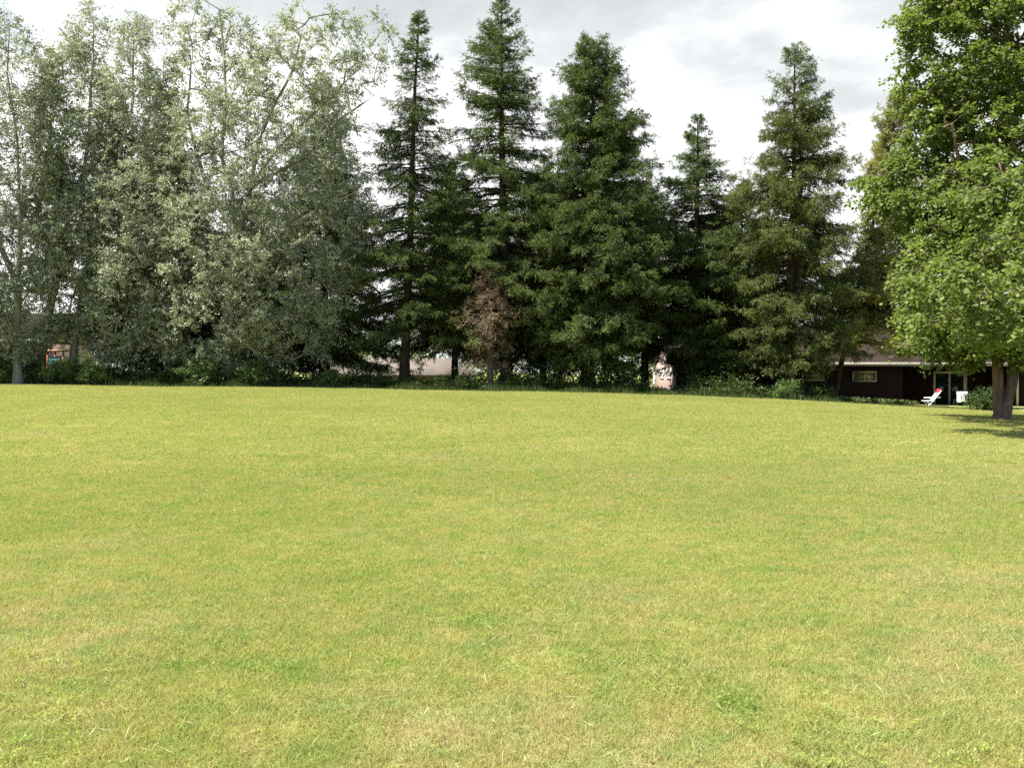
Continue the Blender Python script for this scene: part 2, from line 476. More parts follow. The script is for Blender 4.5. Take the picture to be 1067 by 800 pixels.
# ------------------------------------------------------------------ conifers
def conifer(name, label, px, Y, top_py, prof, trunk_r=.25, nbr=330, seed=1, mat='spruce', bushy=.0, bare=.03, twigs=13., hang=.4,
            gap=.1, group=None, cat='spruce', top_px=None, lmin=.06, tops=((0, 0),), tipw=1., base_z=None, stems=None, foli=1.0, barkm='bark_dark', sprig=(.075, .15), two=0, clump=.62, wide=1.1, fatlow=.2):
    """prof: rows (pixel row, left half-width, right half-width) as surveyed on the photograph at depth Y"""
    r = np.random.default_rng(seed)
    x0 = (px - CX) / FPX * Y
    z0 = float(gz(x0, Y)) if base_z is None else base_z
    H = EYE + (YH - top_py) / FPX * Y - z0
    root = thing(name, (x0, Y, z0), label, cat, group)
    lean = 0 if top_px is None else (top_px - px) / FPX * Y
    rows = np.array(prof, float)
    fat = 1 + fatlow * sstep(180, 270, rows[:, 0]) * (mat != 'dead') * (mat != 'pine')
    rows[:, 1] *= fat; rows[:, 2] *= fat
    nbr = int(nbr * .98)
    hz = (EYE + (YH - rows[:, 0]) / FPX * Y - z0)
    o_ = np.argsort(hz); hz = hz[o_]; rl = rows[o_, 1] / FPX * Y; rr = rows[o_, 2] / FPX * Y
    hlo, hhi = hz[0], H
    # end heights: denser where the crown is narrow
    he = hlo + (hhi - hlo) * (1 - r.random(nbr) ** 1.0 * .985)
    nb = max(6, int((hhi - hlo) / .45))
    ring = np.linspace(hlo, hhi - .15, nb)
    he = np.where(r.random(nbr) < .5, ring[np.argmin(np.abs(he[:, None] - ring[None]), 1)] + r.normal(0, .07, nbr), he)
    he = he.clip(hlo, hhi - .05)
    az = r.uniform(0, 2 * np.pi, nbr)
    c = np.cos(az)
    RL = np.interp(he, hz, rl); RR = np.interp(he, hz, rr); RM = (RL + RR) / 2
    rad = np.where(c > 0, RM + (RR - RM) * c, RM + (RL - RM) * (-c))
    L = rad * wide * np.clip(r.normal(.92, .17, nbr) + .13 * np.sin(he * 2.3 + az * 2 + seed) * np.sin(he * .9 + seed * 2), .45, 1.25)
    keep = r.random(nbr) > gap
    he, az, L = he[keep], az[keep], L[keep]; n = len(he)
    f = (he / H)
    e0 = np.interp(f, [0, .35, .7, .9, 1], [-.12, .02, .18, .5, 1.0]) + r.normal(0, .08, n)
    dr = np.interp(f, [0, .5, .85, 1], [.42, .36, .2, .0]) * r.uniform(.7, 1.3, n)
    upt = np.interp(f, [0, .6, 1], [.22, .2, .05])
    dz_end = L * (e0 - dr + upt)
    hs = (he - dz_end).clip(.05 * H, .985 * H)
    dh = np.stack([np.cos(az), np.sin(az), 0 * az], -1)

    def axis(h):
        u = h / H
        wob = .06 * np.sin(u * 9 + seed) * u
        return np.stack([lean * u + wob, .05 * np.cos(u * 7 + seed) * u, h], -1)

    def bp(s, k):                                   # point on branch k at parameter s
        Lk = L[k]
        z = Lk * (e0[k] * s - dr[k] * s ** 1.8 + upt[k] * s ** 4)
        return axis(hs[k]) + dh[k] * (Lk * s)[..., None] + np.stack([0 * z, 0 * z, z], -1)

    # wood
    if stems is None: stems = [(0, 1.0)]
    zz = np.linspace(0, 1, 14)
    P = axis(zz * H * .99); rad_t = trunk_r * (1 - zz) ** .8 + .012; rad_t[0] *= 1.35
    P[0, 2] -= .15
    paths = [P]; rads = [rad_t]
    for (dx, top) in ([] if not two else [(two, .9)]):
        P2 = axis(zz * H * top); P2[:, 0] += dx * sstep(.12, .35, zz) ; paths.append(P2); rads.append(rad_t * .8)
    V1, Q1 = tube_np(paths, rads, 10)
    ss = np.array([0, .3, .6, .85])
    bps = [np.stack([bp(np.full(1, s), np.array([k]))[0] for s in ss]) for k in range(n)]
    brs = [np.array([1, .7, .4, .15]) * (.012 + .012 * L[k]) for k in range(n)]
    V2, Q2 = tube_np(bps, brs, 4)
    mesh_np('trunk', np.vstack([V1, V2]), np.vstack([Q1, Q2 + len(V1)]), mats=[M[barkm]], parent=root, smooth=True)

    # twigs
    nt = np.maximum(5, (L * twigs * 2.4 * foli).astype(int) + 5)
    k = np.repeat(np.arange(n), nt); m = len(k)
    s0 = np.where(L[k] > 1.2, bare * 2.2, bare)
    s = s0 + (1 - s0) * r.random(m) ** (.8 - .25 * bushy)
    # boughs: part of the twigs gather in tufts towards the branch ends
    NC = 6
    cs = .22 + .82 * r.random((n, NC)) ** .75
    clat = r.normal(0, .13, (n, NC)) * np.minimum(L, 2.6)[:, None]
    cdz = r.normal(-.02, .06 + .06 * bushy, (n, NC)) * np.minimum(L, 2.)[:, None]
    ctip = r.uniform(.2, 1.3, (n, NC)); crad = r.uniform(.09, .2 + .06 * bushy, (n, NC)) * np.clip(L, .5, 1.6)[:, None] ** .5
    inC = r.random(m) < np.clip(clump * np.minimum(1, L[k]), 0, .9)
    ci = r.integers(0, NC, m)
    s = np.where(inC, cs[k, ci], s)
    B = bp(s, k); B2 = bp(np.minimum(s + .03, 1.08), k)
    T = nrm(B2 - B + 1e-6)
    latv = np.stack([-np.sin(az[k]), np.cos(az[k]), 0 * s], -1)
    B = B + (latv * clat[k, ci][:, None] + np.array([0, 0, 1.]) * cdz[k, ci][:, None] + nrm(r.normal(0, 1, (m, 3))) * np.array([1, 1, .4 + .4 * bushy]) * (crad[k, ci] * r.random(m) ** .5)[:, None]) * inC[:, None]
    side = np.where(r.random(m) < .5, -1, 1.)
    S = np.stack([-np.sin(az[k]), np.cos(az[k]), 0 * s], -1) * side[:, None]
    rdm = nrm(r.normal(0, 1, (m, 3)))
    tl = (.16 + .30 * L[k] ** .7 * (1.05 - s) ** .6) * r.uniform(.6, 1.25, m)
    tl = np.clip(tl, .14, .85) * (1 - .25 * bushy)
    TD = nrm(T * .75 + S * (.8 - .3 * bushy) + np.array([0, 0, -1.]) * hang * r.uniform(.2, 1.4, m)[:, None] + rdm * (.25 + .75 * np.maximum(bushy, .7 * inC))[:, None])
    # sprigs
    tl = np.where(inC, tl * .6, tl)
    ns = np.maximum(5, (tl * 44 * (1 + .3 * bushy)).astype(int))
    q = np.repeat(np.arange(m), ns); w = len(q)
    u = r.random(w) ** .85
    C = B[q] + TD[q] * (tl[q] * u)[:, None] + np.array([0, 0, -1.]) * (tl[q] * u * u * hang * .5)[:, None] + r.normal(0, .012 + .03 * bushy, (w, 3))
    D = nrm(TD[q] + nrm(r.normal(0, 1, (w, 3))) * .75 + np.array([0, 0, -.12]))
    N = nrm(r.normal(0, .75, (w, 3)) + np.array([0, 0, .8]))
    ln = r.uniform(*sprig, w); wd = r.uniform(.018, .031, w) * (1 + .3 * bushy)
    V, Q = blades(C, D, N, ln, wd, .4)
    tip = np.clip((s[q] - .55) * 1.1, 0, 1) * .35 + np.clip(u - .45, 0, 1) * .75  # paler ends: new growth, plus sunlight on the tips put into the colour
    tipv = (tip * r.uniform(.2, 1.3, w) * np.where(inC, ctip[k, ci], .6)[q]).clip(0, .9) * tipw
    # leader
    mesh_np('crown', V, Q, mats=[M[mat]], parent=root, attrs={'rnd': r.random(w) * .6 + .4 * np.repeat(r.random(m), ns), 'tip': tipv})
    return root


# ------------------------------------------------------------------ broad-leaved trees
def poly_inside(P, poly):
    x, y = P[:, 0], P[:, 1]; ins = np.zeros(len(P), bool); n = len(poly)
    for i in range(n):
        x1, y1 = poly[i]; x2, y2 = poly[(i + 1) % n]
        c = ((y1 > y) != (y2 > y)) & (x < (x2 - x1) * (y - y1) / (y2 - y1 + 1e-12) + x1)
        ins ^= c
    return ins


def poly_dist(P, poly):
    d = np.full(len(P), 1e9); n = len(poly)
    for i in range(n):
        a = np.array(poly[i], float); b = np.array(poly[(i + 1) % n], float); ab = b - a
        t = np.clip(((P - a) @ ab) / (ab @ ab + 1e-9), 0, 1)
        d = np.minimum(d, np.linalg.norm(P - (a + t[:, None] * ab), axis=1))
    return d


def clumps_from_outline(r, outline, Y, n, dmax, k=1.0, lowd=0.):
    """clump centres filling a crown whose side elevation is the surveyed outline, as deep as it is wide"""
    poly = [((px - CX) / FPX * Y, EYE + (YH - py) / FPX * Y) for px, py in outline]
    lo = np.min(poly, 0); hi = np.max(poly, 0)
    out = []
    while sum(map(len, out)) < n:
        P = r.uniform(lo, hi, (n * 2, 2))
        P = P[poly_inside(P, poly)]
        if lowd: P = P[r.random(len(P)) * (1 + lowd) < 1 + lowd * np.clip((hi[1] - P[:, 1]) / (hi[1] - lo[1]), 0, 1)]
        out.append(P)
    P = np.vstack(out)[:n]
    d = poly_dist(P, poly)
    dep = np.minimum(k * (d + .4), dmax)
    u = r.uniform(-1, 1, n); u = np.sign(u) * np.abs(u) ** .75
    C = np.column_stack([P[:, 0], Y + u * dep, P[:, 1]])
    if lowd:                                            # leaf masses gather into boughs with gaps between them
        a = np.sin(C[:, 0] * 1.9 + .8 * np.sin(C[:, 2] * .9) + Y) * np.sin(C[:, 2] * 1.6 + .7 * np.sin(C[:, 1] * 1.2) + C[:, 0] * .6) + .6 * np.sin(C[:, 1] * 1.8 + C[:, 0] * .9) * np.sin(C[:, 2] * .8 + 1)
        C = C[(a > -.12) | (r.random(n) < .22)]
    return C


def broadleaf(name, label, cat, base, limbs, clumps, mat, barkm, seed, leaf=(.09, .075), per=70, spread=.55, twl=.6, trunk_r=.25, group=None, flat=.5,
              drop=.1, thin=None):
    """limbs: list of world polylines (the first starts at the base); clumps: foliage centres joined to the nearest limb by grown branches"""
    r = np.random.default_rng(seed)
    base = np.asarray(base, float)
    root = thing(name, tuple(base), label, cat, group)
    nodes, parent = [], []
    def add(p, par):
        nodes.append(np.asarray(p, float)); parent.append(par); return len(nodes) - 1
    for li, lb in enumerate(limbs):
        lb = np.asarray(lb, float)
        if li == 0: par = -1
        else:
            d = np.linalg.norm(np.array(nodes) - lb[0], axis=1); par = int(np.argmin(d)); lb = lb[1:]
        prev = par
        for j, p in enumerate(lb):
            if prev >= 0:
                a = nodes[prev]; L = np.linalg.norm(p - a); ns = max(1, int(L / .6))
                off = nrm(r.normal(0, 1, 3)) * L * .03
                for i in range(1, ns):
                    t = i / ns
                    prev = add(a + (p - a) * t + off * math.sin(t * math.pi), prev)
            prev = add(p, prev)
    nskel = len(nodes)
    cl = np.asarray(clumps); A = np.array(nodes)
    d0 = np.array([np.min(np.linalg.norm(A - c, axis=1)) for c in cl])
    order = np.argsort(d0)
    arr = np.zeros((nskel + len(cl) * 7, 3)); arr[:nskel] = A; cnt = nskel
    ends = []
    for ci in order:
        c = cl[ci]
        dv = c - arr[:cnt]
        dist = np.linalg.norm(dv, axis=1)
        cost = dist + .55 * np.maximum(0, -dv[:, 2])           # branches rather grow up than down
        j = int(np.argmin(cost)); a = arr[j]; L = dist[j]
        ns = int(np.clip(L / .45, 1, 6)); prev = j
        off = nrm(r.normal(0, 1, 3)) * L * .10 - np.array([0, 0, .06 * L])
        for i in range(1, ns + 1):
            t = i / ns
            p = a + (c - a) * t + off * math.sin(t * math.pi)
            arr[cnt] = p; parent.append(prev); prev = cnt; cnt += 1
        ends.append((ci, prev, a))
    arr = arr[:cnt]; parent = np.array(parent)
    wgt = np.zeros(cnt)
    for ci, e, a in ends: wgt[e] += 1
    for i in range(cnt - 1, -1, -1):
        if parent[i] >= 0: wgt[parent[i]] += wgt[i]
    # children may precede parents only in limbs listed later, indices still rise from parent to child
    rad = trunk_r * (np.maximum(wgt, .4) / max(wgt.max(), 1)) ** .46
    rad = np.maximum(rad, .007)
    # paths: follow heaviest child
    kids = [[] for _ in range(cnt)]
    for i, p in enumerate(parent):
        if p >= 0: kids[p].append(i)
    paths, rads = [], []
    starts = [(-1, 0)]
    while starts:
        p, i = starts.pop()
        path = [] if p < 0 else [p]
        rr = [] if p < 0 else [min(rad[p], rad[i] * 1.25)]
        cur = i
        while True:
            path.append(cur); rr.append(rad[cur])
            ks = kids[cur]
            if not ks: break
            b = max(ks, key=lambda q: wgt[q])
            for q in ks:
                if q != b: starts.append((cur, q))
            cur = b
        if len(path) > 1:
            paths.append(arr[path] - base); rads.append(np.array(rr))
    if len(rads[0]) > 2: rads[0][0] *= 1.35
    big = [i for i in range(len(paths)) if rads[i].max() > .04]; sml = [i for i in range(len(paths)) if rads[i].max() <= .04]
    V1, Q1 = tube_np([paths[i] for i in big], [rads[i] for i in big], 9)
    if sml:
        V2, Q2 = tube_np([paths[i] for i in sml], [rads[i] for i in sml], 4)
        V1, Q1 = np.vstack([V1, V2]), np.vstack([Q1, Q2 + len(V1)])
    mesh_np('trunk', V1, Q1, mats=[M[barkm]], parent=root, smooth=True)
    # leaves
    C0 = np.array([cl[ci] for ci, e, a in ends]); A0 = np.array([a for ci, e, a in ends])
    nC = len(C0)
    out = nrm(C0 - A0)
    ntw = 7
    K = np.repeat(np.arange(nC), ntw)
    td = nrm(nrm(r.normal(0, 1, (len(K), 3))) + out[K] * .55 + np.array([0, 0, .12]))
    td[:, 2] *= (1 - flat * .6)
    tl = r.uniform(.45, 1.15, len(K)) * twl * r.uniform(.6, 1.3, nC)[K]
    pl = np.maximum(2, (per / ntw * r.uniform(.5, 1.5, nC)).astype(int))[K]
    bw, bq = blades(C0[K] - base - td * .05, td - np.array([0, 0, drop * .3]), nrm(r.normal(0, 1, td.shape)), tl * 1.0, np.full(len(K), .016), .3)
    if nC > 300: mesh_np('twigs', bw, bq, mats=[M[barkm]], parent=root)
    if thin is not None:
        pl = np.maximum(1, (pl * thin(C0)[K]).astype(int))
    q = np.repeat(np.arange(len(K)), pl); w = len(q)
    u = r.random(w) ** .7
    C = C0[K[q]] - base + td[q] * (tl[q] * u)[:, None] + r.normal(0, 1, (w, 3)) * np.array([.09, .09, .07]) * spread - np.array([0, 0, 1]) * (u * u * tl[q] * drop)[:, None]
    D = nrm(td[q] + nrm(r.normal(0, 1, (w, 3))) * 1.0 + np.array([0, 0, -.35]))
    N = nrm(r.normal(0, 1, (w, 3)) * (1 - flat) + np.array([0, 0, 1.]) * (.35 + flat))
    sz = r.uniform(.65, 1.25, w)
    V, Q = blades(C, D, N, leaf[0] * sz, leaf[1] * sz, .42)
    rv = .75 * r.random(w) + .25 * r.random(nC)[K[q]]
    mesh_np('crown', V, Q, mats=[M[mat]], parent=root, attrs={'rnd': rv})
    return root


def limb(pts, Y, dy=0., dtop=None):
    """polyline surveyed on the photograph; it runs from depth Y to Y + dy"""
    n = len(pts)
    return [at(px, py, Y + dy * (i / max(1, n - 1)) ** 1.3) for i, (px, py) in enumerate(pts)]


def ground_at(px, Y):
    x = (px - CX) / FPX * Y
    return np.array([x, Y, float(gz(x, Y))])


# ------------------------------------------------------------------ build: trees
def build_conifers():
    G = 'tall spruces in the row behind the lawn'
    conifer('spruce_tree', 'thin see-through spruce with a bare lower trunk, leftmost of the tall spruces', 421, 48, 8,
            [(8, 2, 2), (40, 11, 13), (60, 17, 17), (100, 30, 32), (140, 40, 38), (180, 44, 42), (220, 46, 44), (260, 52, 52), (300, 60, 62), (340, 62, 66), (368, 52, 58)],
            .24, 330, 11, gap=.2, group=G, top_px=437, twigs=12)
    conifer('spruce_tree', 'tallest spruce, with a pointed tip reaching the top of the photo', 528, 49, -4,
            [(-4, 3, 3), (25, 19, 19), (60, 36, 32), (100, 40, 40), (120, 42, 46), (150, 49, 42), (200, 56, 52), (250, 62, 60), (300, 66, 66), (350, 66, 66), (385, 50, 55)],
            .30, 420, 12, gap=.08, group=G, top_px=521, hang=.3, twigs=14, tipw=1.1)
    conifer('spruce_tree', 'dense broad spruce with a double rounded top, right of the tallest spruce', 612, 48, 38,
            [(38, 10, 13), (60, 26, 26), (80, 36, 31), (100, 38, 36), (120, 42, 48), (150, 44, 50), (170, 45, 60), (200, 50, 58), (250, 62, 70), (300, 68, 76), (345, 68, 66), (388, 50, 52)],
            .34, 560, 13, mat='spruce', bushy=.45, gap=.08, wide=1.04, fatlow=.08, group=G, top_px=618, twigs=15)
    conifer('spruce_tree', 'shorter pointed spruce standing before the brown house, right of the double topped spruce', 722, 50, 119,
            [(119, 2, 2), (140, 11, 12), (160, 18, 18), (180, 29, 28), (200, 36, 32), (240, 42, 44), (280, 50, 54), (320, 46, 62), (350, 40, 62), (378, 34, 58), (395, 8, 48)],
            .26, 400, 14, gap=.12, group=G, top_px=727, twigs=14)
    conifer('spruce_tree', 'broad fluffy spruce with a rounded top and reddish trunk, rightmost of the tall spruces', 822, 47, 48,
            [(48, 6, 10), (60, 15, 18), (80, 20, 24), (100, 28, 32), (120, 36, 40), (140, 42, 52), (160, 48, 58), (180, 54, 64), (220, 60, 72), (260, 64, 74), (300, 66, 70), (345, 58, 78), (368, 50, 74), (392, 36, 38)],
            .24, 470, 15, mat='fluffy', bushy=.5, gap=.3, wide=.98, fatlow=0, group=G, top_px=828, twigs=13, two=.35)
    conifer('spruce_tree', 'dark spruce half hidden behind the right side of the silvery poplar', 338, 53, 76,
            [(76, 3, 3), (110, 18, 18), (150, 30, 28), (200, 42, 40), (250, 52, 50), (300, 60, 60), (350, 66, 66), (392, 55, 60)],
            .28, 380, 16, bushy=.25, group='spruces hidden among the poplars', gap=.05)
    conifer('spruce_tree', 'dark spruce hidden among the poplars at the left, only its shaded boughs showing', 172, 53, 98,
            [(98, 3, 3), (140, 20, 20), (180, 34, 34), (240, 50, 50), (300, 64, 64), (350, 72, 72), (396, 68, 68)],
            .28, 420, 17, bushy=.25, group='spruces hidden among the poplars', gap=.04)
    conifer('spruce_tree', 'low dark spruce filling the gap between the double topped and the shorter spruce', 672, 54, 178,
            [(178, 3, 3), (200, 14, 14), (240, 28, 28), (300, 44, 40), (340, 48, 34), (372, 40, 10)],
            .22, 300, 18, gap=.06, bushy=.2)
    conifer('spruce_tree', 'low dark spruce in the shade behind the thin spruce and the poplar', 262, 55, 190,
            [(190, 4, 4), (230, 24, 24), (300, 52, 52), (350, 62, 62), (396, 58, 58)],
            .24, 280, 19, gap=.05, bushy=.2)
    for px, Y, top, hw, sd, lab in ((474, 55, 165, 54, 23, 'low dark spruce between the thin spruce and the dying conifer'),
                                    (566, 55, 160, 56, 24, 'low dark spruce between the tallest and the double topped spruce'),
                                    (772, 53, 190, 50, 25, 'low dark spruce just left of the fluffy spruce, before the brown house')):
        lo = 372 if sd == 23 else 388
        conifer('spruce_tree', lab, px, Y, top, [(top, 3, 3), (top + 40, hw * .45, hw * .45), (top + 90, hw * .85, hw * .85), (330, hw, hw), (lo, hw * .9, hw * .9)], (.2), 340, sd, gap=.05, bushy=.2)
    # pine at the right, partly behind the maple
    conifer('pine_tree', 'yellowish brown-green leaning pine between the fluffy spruce and the maple', 868, 49.5, 98,
            [(98, 5, 6), (120, 16, 16), (150, 12, 22), (175, 14, 26), (200, 12, 34), (240, 2, 34), (268, 4, 42), (295, 20, 74), (330, 28, 96), (352, 30, 108), (372, 24, 104)],
            .13, 400, 21, mat='pine', bushy=.75, gap=.12, cat='pine', twigs=11, hang=.1, sprig=(.10, .2), top_px=938, fatlow=0)
    # dead tree in front of the row
    conifer('dead_tree', 'small dying conifer with rusty brown needles in front of the tallest spruce', 511, 45.9, 278,
            [(278, 3, 4), (300, 18, 16), (320, 38, 26), (345, 30, 26), (378, 16, 16)],
            .17, 130, 22, mat='dead', bushy=.5, gap=.1, cat='dead tree', twigs=8, hang=.6, foli=.28, barkm='bark_dead', sprig=(.1, .22))


def build_poplars():
    G = 'silvery poplars at the left'
    r = np.random.default_rng(5)
    def thin_top(z0, z1, lo):
        return lambda C: lo + (1 - lo) * (1 - sstep(z0, z1, C[:, 2]))
    # main poplar
    Y = 46.
    b = ground_at(238, Y)
    limbs = [[b] + limb([(237, 350), (240, 300), (246, 260), (243, 200), (232, 165), (238, 110), (235, 60), (230, 12)], Y, -1),
             limb([(246, 260), (262, 195), (270, 150), (288, 108), (306, 75), (318, 25)], Y, -1.5),
             limb([(262, 200), (300, 145), (340, 108), (370, 78), (404, 34)], Y, -2),
             limb([(262, 195), (318, 165), (355, 125), (402, 92)], Y, 1.5),
             limb([(242, 240), (215, 190), (196, 120), (200, 25)], Y, 1.5),
             limb([(240, 300), (285, 250), (330, 220), (372, 200)], Y, -3),
             limb([(240, 300), (200, 260), (178, 220)], Y, -3)]
    out = [(172, 70), (180, 25), (195, -4), (215, -10), (236, 6), (258, 22), (275, 45), (290, 20), (310, 8), (330, 16), (350, 10), (385, 15), (411, 24), (408, 45), (395, 75), (384, 100), (378, 140), (372, 180), (386, 205), (380, 250), (370, 300), (352, 335), (338, 372), (280, 384), (200, 384), (165, 362), (150, 220), (165, 120)]
    cl = clumps_from_outline(r, out, Y, 2450, 3.4, 1.0, lowd=1.5)
    broadleaf('poplar_tree', 'widest silvery poplar with forked grey limbs, nearest to the tall spruces', 'poplar', b, limbs, cl, 'poplar', 'bark_grey', 31,
              per=140, trunk_r=.30, group=G, twl=.72, flat=.25, thin=thin_top(7, 17, .85))
    # left ones
    Y = 47.
    b = ground_at(42, Y)
    limbs = [[b] + limb([(44, 370), (55, 310), (66, 250), (88, 180), (96, 100), (99, 10)], Y, -1),
             limb([(66, 250), (95, 178), (130, 142), (150, 100)], Y, -1.5),
             limb([(60, 290), (40, 220), (55, 120), (62, 70)], Y, 1)]
    out = [(48, 70), (70, 50), (82, 42), (93, 4), (108, 20), (120, 50), (132, 110), (140, 200), (125, 320), (95, 368), (62, 352), (45, 250), (42, 120)]
    broadleaf('poplar_tree', 'leaning silvery poplar with a dark slanting trunk, second from the left edge', 'poplar', b, limbs,
              clumps_from_outline(r, out, Y, 1450, 2.5, lowd=1.5), 'poplar', 'bark_grey', 32, per=125, trunk_r=.2, group=G, twl=.85, flat=.25, thin=thin_top(7, 17, .85))
    Y = 45.5
    b = ground_at(19, Y)
    limbs = [[b] + limb([(18, 350), (20, 300), (23, 230), (20, 150), (10, 80), (14, 16)], Y, -1),
             limb([(20, 300), (-10, 230), (-25, 140), (-20, 50)], Y, 1),
             limb([(23, 230), (42, 160), (46, 90), (40, 40)], Y, -1)]
    out = [(-75, 90), (-45, 40), (-20, 30), (0, 22), (14, 10), (28, 35), (45, 38), (60, 80), (68, 160), (66, 250), (56, 340), (30, 372), (-20, 378), (-60, 370), (-90, 200)]
    broadleaf('poplar_tree', 'silvery poplar with an upright dark trunk at the left edge of the photo', 'poplar', b, limbs,
              clumps_from_outline(r, out, Y, 1750, 2.9, lowd=1.5), 'poplar', 'bark_grey', 33, per=125, trunk_r=.2, group=G, twl=.85, flat=.25, thin=thin_top(7, 17, .85))
    Y = 46.6
    b = ground_at(77, Y)
    limbs = [[b] + limb([(78, 350), (88, 290), (118, 200), (140, 110), (143, 15)], Y, -1),
             limb([(118, 200), (150, 140), (172, 90), (172, 25)], Y, -1),
             limb([(88, 290), (130, 250), (160, 230)], Y, -2)]
    out = [(106, 70), (130, 30), (142, 10), (155, 35), (170, 18), (184, 60), (192, 140), (198, 240), (195, 320), (170, 372), (110, 376), (86, 340), (90, 300), (98, 180)]
    broadleaf('poplar_tree', 'silvery poplar third from the left edge, its crown before a dark spruce', 'poplar', b, limbs,
              clumps_from_outline(r, out, Y, 1600, 2.7, lowd=1.5), 'poplar', 'bark_grey', 34, per=125, trunk_r=.19, group=G, twl=.85, flat=.25, thin=thin_top(7, 17, .85))


def build_maple():
    r = np.random.default_rng(8)
    Y = 31.
    b = ground_at(1043, Y)
    b[2] -= .05
    limbs = [[b] + limb([(1040, 400), (1039, 375), (1034, 330), (1034, 260), (1042, 180), (1045, 60), (1050, -80)], Y, 0),
             [b + np.array([.36, .05, .1])] + limb([(1054, 400), (1058, 370), (1062, 300), (1080, 220), (1100, 100), (1120, -60)], Y, .5),
             limb([(1034, 260), (1004, 190), (990, 130)], Y, -1.5),
             limb([(1030, 330), (985, 260), (945, 215), (915, 195)], Y, 1.),
             limb([(1032, 345), (1012, 318)], Y, -1.) + [at(1000, 300, 28.)],
             limb([(1062, 300), (1085, 250)], Y, -1.) + [at(1060, 200, 27.5), at(1040, 170, 26)],
             limb([(1055, 370), (1100, 330), (1150, 290), (1190, 250)], Y, -1)]
    out = [(965, -60), (956, 4), (950, 18), (936, 30), (931, 40), (948, 52), (936, 64), (929, 76), (945, 86), (934, 100), (946, 115), (958, 126), (942, 146), (935, 160), (920, 172), (905, 186), (900, 206), (906, 220), (930, 226), (950, 245), (951, 290), (944, 320), (940, 350), (944, 372), (985, 377), (1010, 378), (1050, 376), (1100, 378), (1180, 350), (1240, 250), (1260, 100), (1220, -60), (1100, -150)]
    cl = clumps_from_outline(r, out, Y, 1500, 5.6, 1.15)
    # low boughs that hang out over the lawn
    n = 95
    low = np.column_stack([r.uniform(9.3, 15.5, n), r.uniform(20.3, 23.6, n), 0 * np.zeros(n)])
    low[:, 2] = 2.25 + r.random(n) ** 1.3 * 1.3 + .18 * np.abs(low[:, 0] - 11.5)
    n = 150
    mid = np.column_stack([r.uniform(11.2, 16.5, n), r.uniform(22.5, 29, n), r.uniform(3.4, 6.8, n)])
    cl = np.vstack([cl, low, mid])
    broadleaf('maple_tree', 'large bright green maple with a forked brown trunk at the right edge', 'maple', b, limbs, cl, 'maple', 'bark_maple', 41,
              leaf=(.125, .105), per=200, trunk_r=.24, twl=.72, flat=.62, spread=.9, drop=.3)


def bush(label, px, Y, w, h, seed, mat='shrub', n=60, per=60, leaf=(.10, .06), name='bush', cat='bush', group=None, flat=.35):
    r = np.random.default_rng(seed)
    b = ground_at(px, Y)
    v = nrm(r.normal(0, 1, (n, 3))) * r.random((n, 1)) ** .4
    cl = b + np.column_stack([v[:, 0] * w / 2, v[:, 1] * w / 2, h * .5 + v[:, 2] * h * .45])
    limbs = [[b - np.array([0, 0, .05]), b + np.array([.02, 0, h * .3]), b + np.array([0, .05, h * .6])]]
    for i in range(5):
        a = i * 1.26 + seed
        limbs.append([b, b + np.array([math.cos(a) * w * .2, math.sin(a) * w * .2, h * .35]), b + np.array([math.cos(a) * w * .33, math.sin(a) * w * .33, h * .65])])
    return broadleaf(name, label, cat, b, limbs, cl, mat, 'bark_dark', seed, leaf=leaf, per=per, trunk_r=.035, twl=.34 * max(.6, min(1.3, h)), flat=flat, spread=.6, group=group)


def build_bushes():
    bush('pale leafy bush at the left edge of the photo beside a poplar trunk', 2, 46, 2.0, 2.2, 51, n=70)
    bush('low dark bush between the two trunks at the far left', 28, 46.5, 1.8, 1.3, 52, n=50)
    bush('bright ferny bush just right of the slanting poplar trunk', 68, 45.2, 1.9, 1.2, 53, n=55, leaf=(.16, .05))
    bush('grey-green bush at the lawn edge left of the deep shade under the poplars', 98, 44.8, 1.5, 1.0, 54, n=45)
    bush('broad shaded bush under the dark spruce among the poplars', 150, 48, 4.2, 2.4, 55, 'weed', n=110)
    bush('leafy bush left of the main poplar trunk at the lawn edge', 212, 45, 2.1, 1.2, 56, n=55)
    bush('rounded bush right of the main poplar trunk at the lawn edge', 268, 45, 2.2, 1.3, 57, n=60)
    bush('small yellowish bush at the left end of the tan roof gap', 345, 45.2, 1.6, .8, 58, n=40)
    bush('tall wild shrub behind the dying conifer, under the spruces', 560, 50, 3.2, 2.0, 59, 'weed', n=70)
    bush('leafy shrub under the double topped spruce with sun on its leaves', 636, 47, 2.6, 1.6, 60, n=60)
    bush('leafy bush at the lawn edge beside the pink gable end of the brown house', 655, 49, 2.4, 1.7, 63, 'weed', n=60)
    bush('tuft of tall weeds in front of the fluffy spruce', 820, 44.6, .9, 1.0, 61, n=26, leaf=(.2, .03))
    bush('dark rounded shrub between the patio door and the maple trunk', 1026, 45, 1.6, 1.0, 62, 'weed', n=70)


